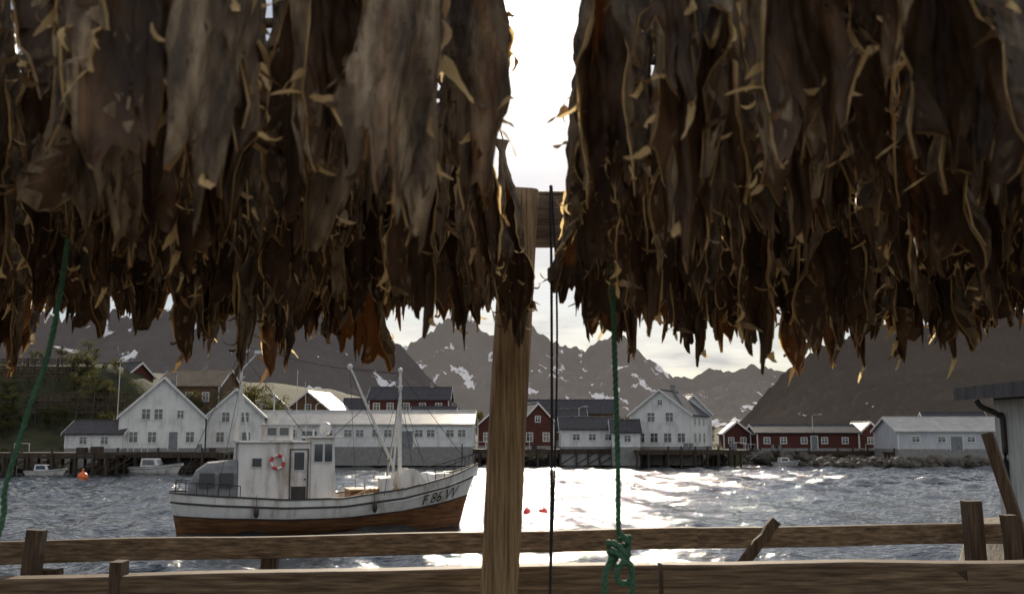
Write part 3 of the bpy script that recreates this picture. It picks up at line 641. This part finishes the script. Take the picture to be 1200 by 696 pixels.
# ------------------------------------------------------------------ drying rack
rack=empty("fish_drying_rack",(0,0,0))
def log(mb,a,b,r,seed,n=18,seg=26,mi=0,wob=.01,sq=0):
    a=Vector(a);b=Vector(b); d=(b-a).normalized(); q=d.to_track_quat('Z','Y'); vs=[];fs=[]
    for k in range(seg+1):
        t=k/seg; c=a.lerp(b,t)+q@Vector((wob*noise.noise(Vector((t*3,seed,0))),wob*noise.noise(Vector((t*3,seed,9))),0))
        for i in range(n):
            th=2*math.pi*i/n; rr=r*(1+.07*noise.noise(Vector((math.cos(th)*1.5,math.sin(th)*1.5,t*4+seed)))+.03*noise.noise(Vector((math.cos(th)*6,math.sin(th)*6,t*2+seed))))
            if sq:
                m_=max(abs(math.cos(th)),abs(math.sin(th))); rr*=min(1/m_,1.22)
            vs.append(c+q@Vector((rr*math.cos(th),rr*math.sin(th),0)))
    for k in range(seg):
        for i in range(n): fs.append((k*n+i,k*n+(i+1)%n,(k+1)*n+(i+1)%n,(k+1)*n+i))
    fs.append(tuple(reversed(range(n)))); fs.append(tuple(range(seg*n,seg*n+n)))
    mb.add(vs,fs,mi)
mb=MB(); log(mb,(-.115,3.82,2.3),(.035,3.82,4.955),.069,3,n=24,seg=40,sq=1); mb.obj("centre_post",['woodv'],rack,smooth=True)
mb=MB(); log(mb,(-3.3,3.85,2.3),(-3.25,3.85,5.0),.075,5); log(mb,(3.3,3.85,2.3),(3.25,3.85,5.0),.075,6); log(mb,(-3.3,.7,2.3),(-3.25,.7,5.0),.075,8); log(mb,(3.3,.7,2.3),(3.25,.7,5.0),.075,9)
mb.obj("side_posts",['woodv'],rack,smooth=True)
mb=MB(); mb.box((-3.5,3.925,4.765),(3.5,4.01,4.985)); mb.obj("crossbeam",['wood'],rack,bevel=.008)
PZ=5.07
rowsY=[1.28,1.58,1.88,2.16,2.46,2.76,3.06,3.38]
mb=MB()
for i,y in enumerate(rowsY):
    log(mb,(-3.4,y,PZ),(-.14,y,PZ+.01),.014,i,n=8,seg=10,wob=.05); log(mb,(.30,y,PZ+.01),(3.4,y,PZ),.014,i+40,n=8,seg=10,wob=.05)
for x in (-.18,.36,-3.25,3.25): log(mb,(x,.6,PZ-.045),(x,4.1,PZ-.035),.025,x,n=8,seg=8)
mb.obj("poles",['wdark'],rack,smooth=True)

# ------------------------------------------------------------------ dried fish
def fish_mesh(seed):
    r=random.Random(seed); L_=r.uniform(.52,.68); nt_,na=46,32
    wt=[(0,.030),(.03,.021),(.07,.011),(.12,.014),(.3,.030),(.5,.043),(.68,.051),(.82,.054),(.93,.049),(1,.038)]
    gp=[(0,.02),(.15,.08),(.28,.45),(.45,.95),(.66,1.5),(.85,1.9),(1,2.3)]
    ph=[r.uniform(0,6.28) for _ in range(10)]; kw=r.uniform(.80,1.18); bend=r.uniform(-.03,.03); tw=r.uniform(-.8,.8)
    nfl=r.choice((2,3,3,4)); sd=seed*3.3
    mb=MB()
    def pt(t,j,off=0):
        g=lerp_tab(gp,t)*(1+.25*math.sin(9*t+ph[8])); a=g/2+(2*math.pi-g)*j/na
        wr=lerp_tab(wt,t)*kw
        ww=wr*(1+.17*math.sin(3*a+ph[0]+4*t)*t+.15*math.sin(6*a+ph[1]+7*t)*min(1,2*t)+.09*math.sin(11*a+ph[2]+10*t))
        ed=math.exp(-(a-g/2)**2*5)+math.exp(-(2*math.pi-g/2-a)**2*5)
        ww*=1+.5*sm(.4,1,t)*ed+.16*ed*sm(.2,.5,t)*math.sin(15*t+ph[9])
        ww-=off
        end=sm(.72,1,t)
        ext=.08*max(0,math.sin(nfl*.5*a+ph[3]))**1.1+.024*math.sin(7*a+ph[4])+.018*math.sin(15*a+ph[7])+.05*abs(noise.noise(Vector((math.cos(a)*3.5,math.sin(a)*3.5,sd))))
        ext+=.03*math.exp(-((a-math.pi)/.5)**2)
        z=-t*L_-end*ext
        sy=.28 if t<.05 else (.70+.16*math.sin(ph[5]))
        aa=a+tw*t
        x=ww*math.sin(aa); y=-ww*sy*math.cos(aa)
        curl=.4*end*math.sin(2*a+ph[6])+.28*end*math.sin(4*a+ph[7])
        x*=1+curl; y*=1+curl
        nv=noise.noise_vector(Vector((x*25,y*25,z*11+sd))); n2=noise.noise_vector(Vector((x*70,y*70,z*34+sd)))
        k=min(1,t*4)
        x+=(nv.x*.013+n2.x*.006)*k; y+=(nv.y*.013+n2.y*.006)*k
        x+=bend*math.sin(math.pi*t)+.014*math.sin(4*t+ph[7])
        return (x,y,z)
    for off,mi in ((0,0),(.0035,1)):
        o=len(mb.v)
        for i in range(nt_+1):
            for j in range(na+1): mb.v.append(pt((i/nt_),j,off))
        for i in range(nt_):
            for j in range(na):
                a=o+i*(na+1)+j; f=(a,a+na+1,a+na+2,a+1)
                if off: f=f[::-1]
                mb.f.append(f); mb.m.append(mi)
    S_=(nt_+1)*(na+1)
    for i in range(nt_):
        for j in (0,na):
            a=i*(na+1)+j; b=a+na+1; mb.f.append((a,b,b+S_,a+S_)); mb.m.append(2)
    for j in range(na):
        a=nt_*(na+1)+j; mb.f.append((a,a+1,a+1+S_,a+S_)); mb.m.append(2)
    for j,t0,t1,wd in ((0,.18,.96,.007),(na,.30,.95,.006),(na//2,.25,.62,.010),(na//2+8,.5,.8,.008)):
        vs=[];n=26
        for k in range(n+1):
            t=t0+(t1-t0)*k/n; p=Vector(pt(t,j)); u=Vector((p.x,p.y,0)); u=u.normalized() if u.length>1e-4 else Vector((1,0,0))
            u=Matrix.Rotation(.5*math.sin(k*.7+ph[2])+(0 if j not in(0,na) else (.9 if j else -.9)),3,'Z')@u
            ww=wd*(.35+1.0*abs(math.sin(k*.55+ph[3])))*math.sin(math.pi*min(1,max(0,(k+.3)/(n+.6))))**.4
            vs+=[p-u*.001,p+u*ww+Vector((0,0,-.003*math.sin(k*1.3)))]
        mb.add(vs,[(2*k,2*k+1,2*k+3,2*k+2) for k in range(n)],2)
    def strip(p,d,ln,wd,mi,curl=1):
        d=Vector(d).normalized(); sd_=d.cross(Vector((r.gauss(0,1),r.gauss(0,1),r.gauss(0,1)))).normalized(); p=Vector(p); n=7; vs=[]; ax=sd_
        ang=r.uniform(-.5,.5)*curl
        for k in range(n+1):
            t=k/n; ww=wd*(1-t)**.6*(1 if k else .7)*r.uniform(.7,1.2)+.0008
            vs+=[p-sd_*ww,p+sd_*ww]; p=p+d*ln/n; d=(Matrix.Rotation(ang,3,ax)@d).normalized()
            sd_=(Matrix.Rotation(r.uniform(-.5,.5),3,d)@sd_).normalized()
        mb.add(vs,[(2*k,2*k+1,2*k+3,2*k+2) for k in range(n)],mi)
    for k in range(15):
        t=r.uniform(.78,1); j=r.choice((0,1,na,na-1,r.randint(0,na),r.randint(0,na))); p=pt(t,j)
        strip(p,(p[0]*8+r.gauss(0,.4),p[1]*8+r.gauss(0,.4),-r.uniform(.0,1.0)),r.uniform(.02,.06),r.uniform(.003,.009),2 if r.random()<.45 else r.choice((0,1)))
    for k in range(3):
        t=r.uniform(.5,.85); j=r.choice((3,na-3,5,na-5)); p=pt(t,j); strip(p,(p[0]*20,p[1]*6,-1.4),r.uniform(.04,.09),r.uniform(.006,.012),2 if k==0 else 0)
    mb.tube([(0,0,-.06*L_),(.01,0,.0),(0,0,.03)],.003,1,n=4)
    me=bpy.data.meshes.new("dried_fish_%d"%seed); me.from_pydata(mb.v,[],mb.f)
    for k in ('fskin','finner','fedge'): me.materials.append(M[k])
    me.polygons.foreach_set("material_index",mb.m); me.polygons.foreach_set("use_smooth",[True]*len(me.polygons)); me.update()
    return me,L_
FV=[fish_mesh(s) for s in range(1,17)]
def bay(x0f,x1f,name,edge):
    e=empty(name,(0,0,0)); nn=0
    for i,y in enumerate(rowsY):
        x=x0f(y); lim=x1f(y)
        fill=.74 if y<1.7 else (.84 if y<2.3 else .95)
        while x<lim:
            me,L_=R.choice(FV)
            near_edge=abs(x-edge(y))<.14
            if R.random()<(.92 if near_edge else fill):
                o=bpy.data.objects.new("fish",me); col.objects.link(o); o.parent=e
                s=R.uniform(.92,1.12); cl=.07*noise.noise(Vector((x*2.6,y*1.2,4)))
                o.location=(x+R.uniform(-.015,.015),y+R.choice((-.045,.045))+R.uniform(-.015,.015),PZ+R.uniform(-.03,.01)); o.scale=(s,s,s*(R.uniform(.95,1.06)-cl*1.3))
                o.rotation_euler=(R.uniform(-.07,.07),R.uniform(-.08,.08),R.gauss(0,.65) if R.random()<.7 else R.uniform(0,6.28)); nn+=1
            x+=R.uniform(.080,.112)
    return nn
le=lambda y:-.10+.065*sm(2.2,3.2,y); re=lambda y:.155+.030*y
n1=bay(lambda y:-2.9+R.uniform(0,.05),le,"hanging_dried_fish",le)
n2=bay(re,lambda y:2.9,"hanging_dried_fish",re)
print("fish",n1+n2)

# ------------------------------------------------------------------ ropes
def rope(name,pts,r,mat,strands=3,pitch=.05,tails=None):
    pts=[Vector(p) for p in pts]
    res=[]; 
    for a,b in zip(pts,pts[1:]):
        n=max(1,int((b-a).length/(pitch/7))); res+=[a.lerp(b,k/n) for k in range(n)]
    res.append(pts[-1]); e=empty(name); mb=MB(); s=0; fr=[]
    for k,p in enumerate(res):
        d=(res[min(k+1,len(res)-1)]-res[max(k-1,0)]).normalized(); u=d.cross(Vector((0,1,.01))); u=u.normalized() if u.length>.01 else Vector((1,0,0)); v=d.cross(u)
        if k: s+=(res[k]-res[k-1]).length
        fr.append((p,u,v,s))
    for q in range(strands):
        mb.tube([p+(u*math.cos(s/pitch*6.283+q*6.283/strands)+v*math.sin(s/pitch*6.283+q*6.283/strands))*r*.5 for p,u,v,s in fr],r*.56,n=6)
    mb.obj("strands",[mat],e,smooth=True); return e
def curve_pts(P_,n=14):
    out=[]; P_=[Vector(p) for p in P_]; Q=[P_[0]]+P_+[P_[-1]]
    for i in range(1,len(Q)-2):
        for k in range(n):
            t=k/n; a,b,c,d=Q[i-1],Q[i],Q[i+1],Q[i+2]
            out.append(.5*((2*b)+(-a+c)*t+(2*a-5*b+4*c-d)*t*t+(-a+3*b-3*c+d)*t**3))
    out.append(Q[-2]); return out
rope("hanging_rope",curve_pts([(.155,3.90,5.0),(.156,3.89,4.5),(.152,3.89,3.8),(.135,3.89,3.0),(.13,3.89,2.5)]),.006,'darkrope',pitch=.04)
rope("hanging_rope",curve_pts([(.160,3.91,5.0),(.176,3.895,4.6),(.172,3.89,4.1),(.142,3.885,3.3),(.14,3.9,2.5)]),.0045,'darkrope',pitch=.035)
x0,y0=.272,2.6
kn=[]
for k in range(40):
    t=k/39*2*math.pi*2.5; kn.append((x0+.026*math.cos(t)*(1-.2*k/39)+.006*math.sin(3*t),y0+.026*math.sin(t),3.735-.05*k/39+.014*math.sin(2*t)))
rope("green_rope",curve_pts([(x0-.01,y0,5.0),(x0-.006,y0,4.4),(x0,y0,4.0),(x0,y0,3.76)])+curve_pts(kn,3)+curve_pts([(x0-.02,y0-.02,3.70),(x0-.04,y0-.03,3.64),(x0-.035,y0-.02,3.5),(x0-.05,y0,3.2)]),.0078,'greenrope')
rope("green_rope",curve_pts([(x0,y0,3.72),(x0+.02,y0-.02,3.69),(x0+.03,y0-.02,3.65),(x0+.005,y0-.02,3.635),(x0-.01,y0-.03,3.66),(x0+.01,y0-.035,3.69),(x0+.03,y0-.03,3.66),(x0+.022,y0-.02,3.5),(x0+.025,y0,3.1)]),.0078,'greenrope')
rope("green_rope",curve_pts([(-.90,2.07,5.0),(-.965,2.1,4.28),(-1.015,2.1,4.05),(-1.05,2.1,3.9),(-1.10,2.15,3.74),(-1.35,2.2,3.1),(-1.7,2.3,2.45)]),.0065,'greenrope')

# ------------------------------------------------------------------ fence
fence=empty("wooden_fence",(0,0,0))
def plank(mb,a,b,th,ht,seed,roll=0,seg=30,mi=0):
    a=Vector(a);b=Vector(b); d=(b-a).normalized(); side=d.cross(Vector((0,0,1)));
    if side.length<.2: side=Vector((1,0,0)) - d*d.x
    side.normalize(); up=side.cross(d); up=Matrix.Rotation(roll,3,d)@up; side=Matrix.Rotation(roll,3,d)@side
    prof=[(-1,-.9),(-.85,-1),(.85,-1),(1,-.9),(1,.9),(.85,1),(-.85,1),(-1,.9)]; vs=[];fs=[];n=8
    for k in range(seg+1):
        t=k/seg; c=a.lerp(b,t)+up*.012*noise.noise(Vector((t*5,seed,0)))+side*.01*noise.noise(Vector((t*4,seed,4)))
        for i,(p,q) in enumerate(prof):
            hh=ht/2*(1+.05*noise.noise(Vector((t*9,seed,q)))+.025*noise.noise(Vector((t*40,seed,q)))); vs.append(c+side*p*th/2+up*q*hh)
    for k in range(seg):
        for i in range(n): fs.append((k*n+i,k*n+(i+1)%n,(k+1)*n+(i+1)%n,(k+1)*n+i))
    fs.append(tuple(reversed(range(n)))); fs.append(tuple(range(seg*n,seg*n+n))); mb.add(vs,fs,mi)
mb=MB(); plank(mb,(-4.5,4.25,3.47),(.9,4.98,3.515),.05,.098,1,seg=60); plank(mb,(.7,5.03,3.505),(5.5,5.75,3.50),.05,.10,2,seg=60); mb.obj("top_rail",['wood'],fence)
mb=MB(); plank(mb,(-4.5,4.1,3.325),(.6,4.27,3.405),.12,.145,3,seg=60); plank(mb,(.62,4.27,3.405),(5.5,4.45,3.42),.12,.15,4,seg=60); mb.obj("bottom_rail",['wood'],fence)
mb=MB()
plank(mb,(-2.14,4.40,2.4),(-2.07,4.44,3.60),.07,.06,5,seg=12); plank(mb,(-2.12,4.5,3.39),(-1.98,4.5,3.40),.05,.06,15,seg=4)
plank(mb,(-1.62,4.17,2.4),(-1.60,4.17,3.50),.05,.09,6,seg=12); plank(mb,(-1.12,4.75,2.4),(-1.12,4.75,3.47),.07,.07,7,seg=12)
plank(mb,(1.10,4.93,3.38),(1.28,4.93,3.60),.04,.05,8,seg=6)
plank(mb,(1.95,4.3,2.4),(1.86,4.3,3.45),.07,.09,9,seg=10)
plank(mb,(2.36,5.15,2.4),(2.33,5.15,3.68),.08,.08,10,seg=12); plank(mb,(2.50,5.02,2.4),(2.45,5.02,3.62),.06,.07,11,seg=12)
plank(mb,(2.66,5.05,3.0),(2.46,5.2,4.02),.05,.055,12,seg=12)
plank(mb,(2.2,5.0,3.36),(2.75,5.0,3.40),.05,.06,13,seg=6)
plank(mb,(-3.8,4.5,2.4),(-3.8,4.5,3.6),.08,.08,21,seg=12); plank(mb,(4.3,5.4,2.4),(4.3,5.4,3.6),.08,.08,22,seg=12); plank(mb,(.05,4.62,2.4),(.05,4.62,3.3),.08,.08,23,seg=12)
mb.obj("fence_posts",['wdark'],fence)

# ------------------------------------------------------------------ shed at right
sh=empty("boat_shed",(9.0,15.4,2.3),0)
mb=MB(); mb.box((0,0,-.4),(5,3.3,2.38)); mb.obj("walls",['shed'],sh)
mb=MB(); mb.add([(-.6,-.5,2.38),(5.5,-.5,2.9),(5.5,3.6,2.9),(-.6,3.6,2.38),(-.6,-.5,2.62),(5.5,-.5,3.14),(5.5,3.6,3.14),(-.6,3.6,2.62)],[(3,2,1,0),(4,5,6,7),(0,1,5,4),(1,2,6,5),(2,3,7,6),(3,0,4,7)]); mb.box((0,0,2.383),(5,3.3,2.42)); mb.obj("roof",['rdark'],sh)
mb=MB(); mb.tube(curve_pts([(-.5,2.9,2.36),(-.42,2.9,2.25),(-.12,2.9,2.1),(-.05,2.9,1.9),(-.05,2.9,0)]),.05,n=8); mb.obj("downpipe",['boatdark'],sh,smooth=True)
mb=MB(); mb.box((1.6,-.04,0),(2.6,-.003,2.0)); mb.obj("door",['wdark'],sh)
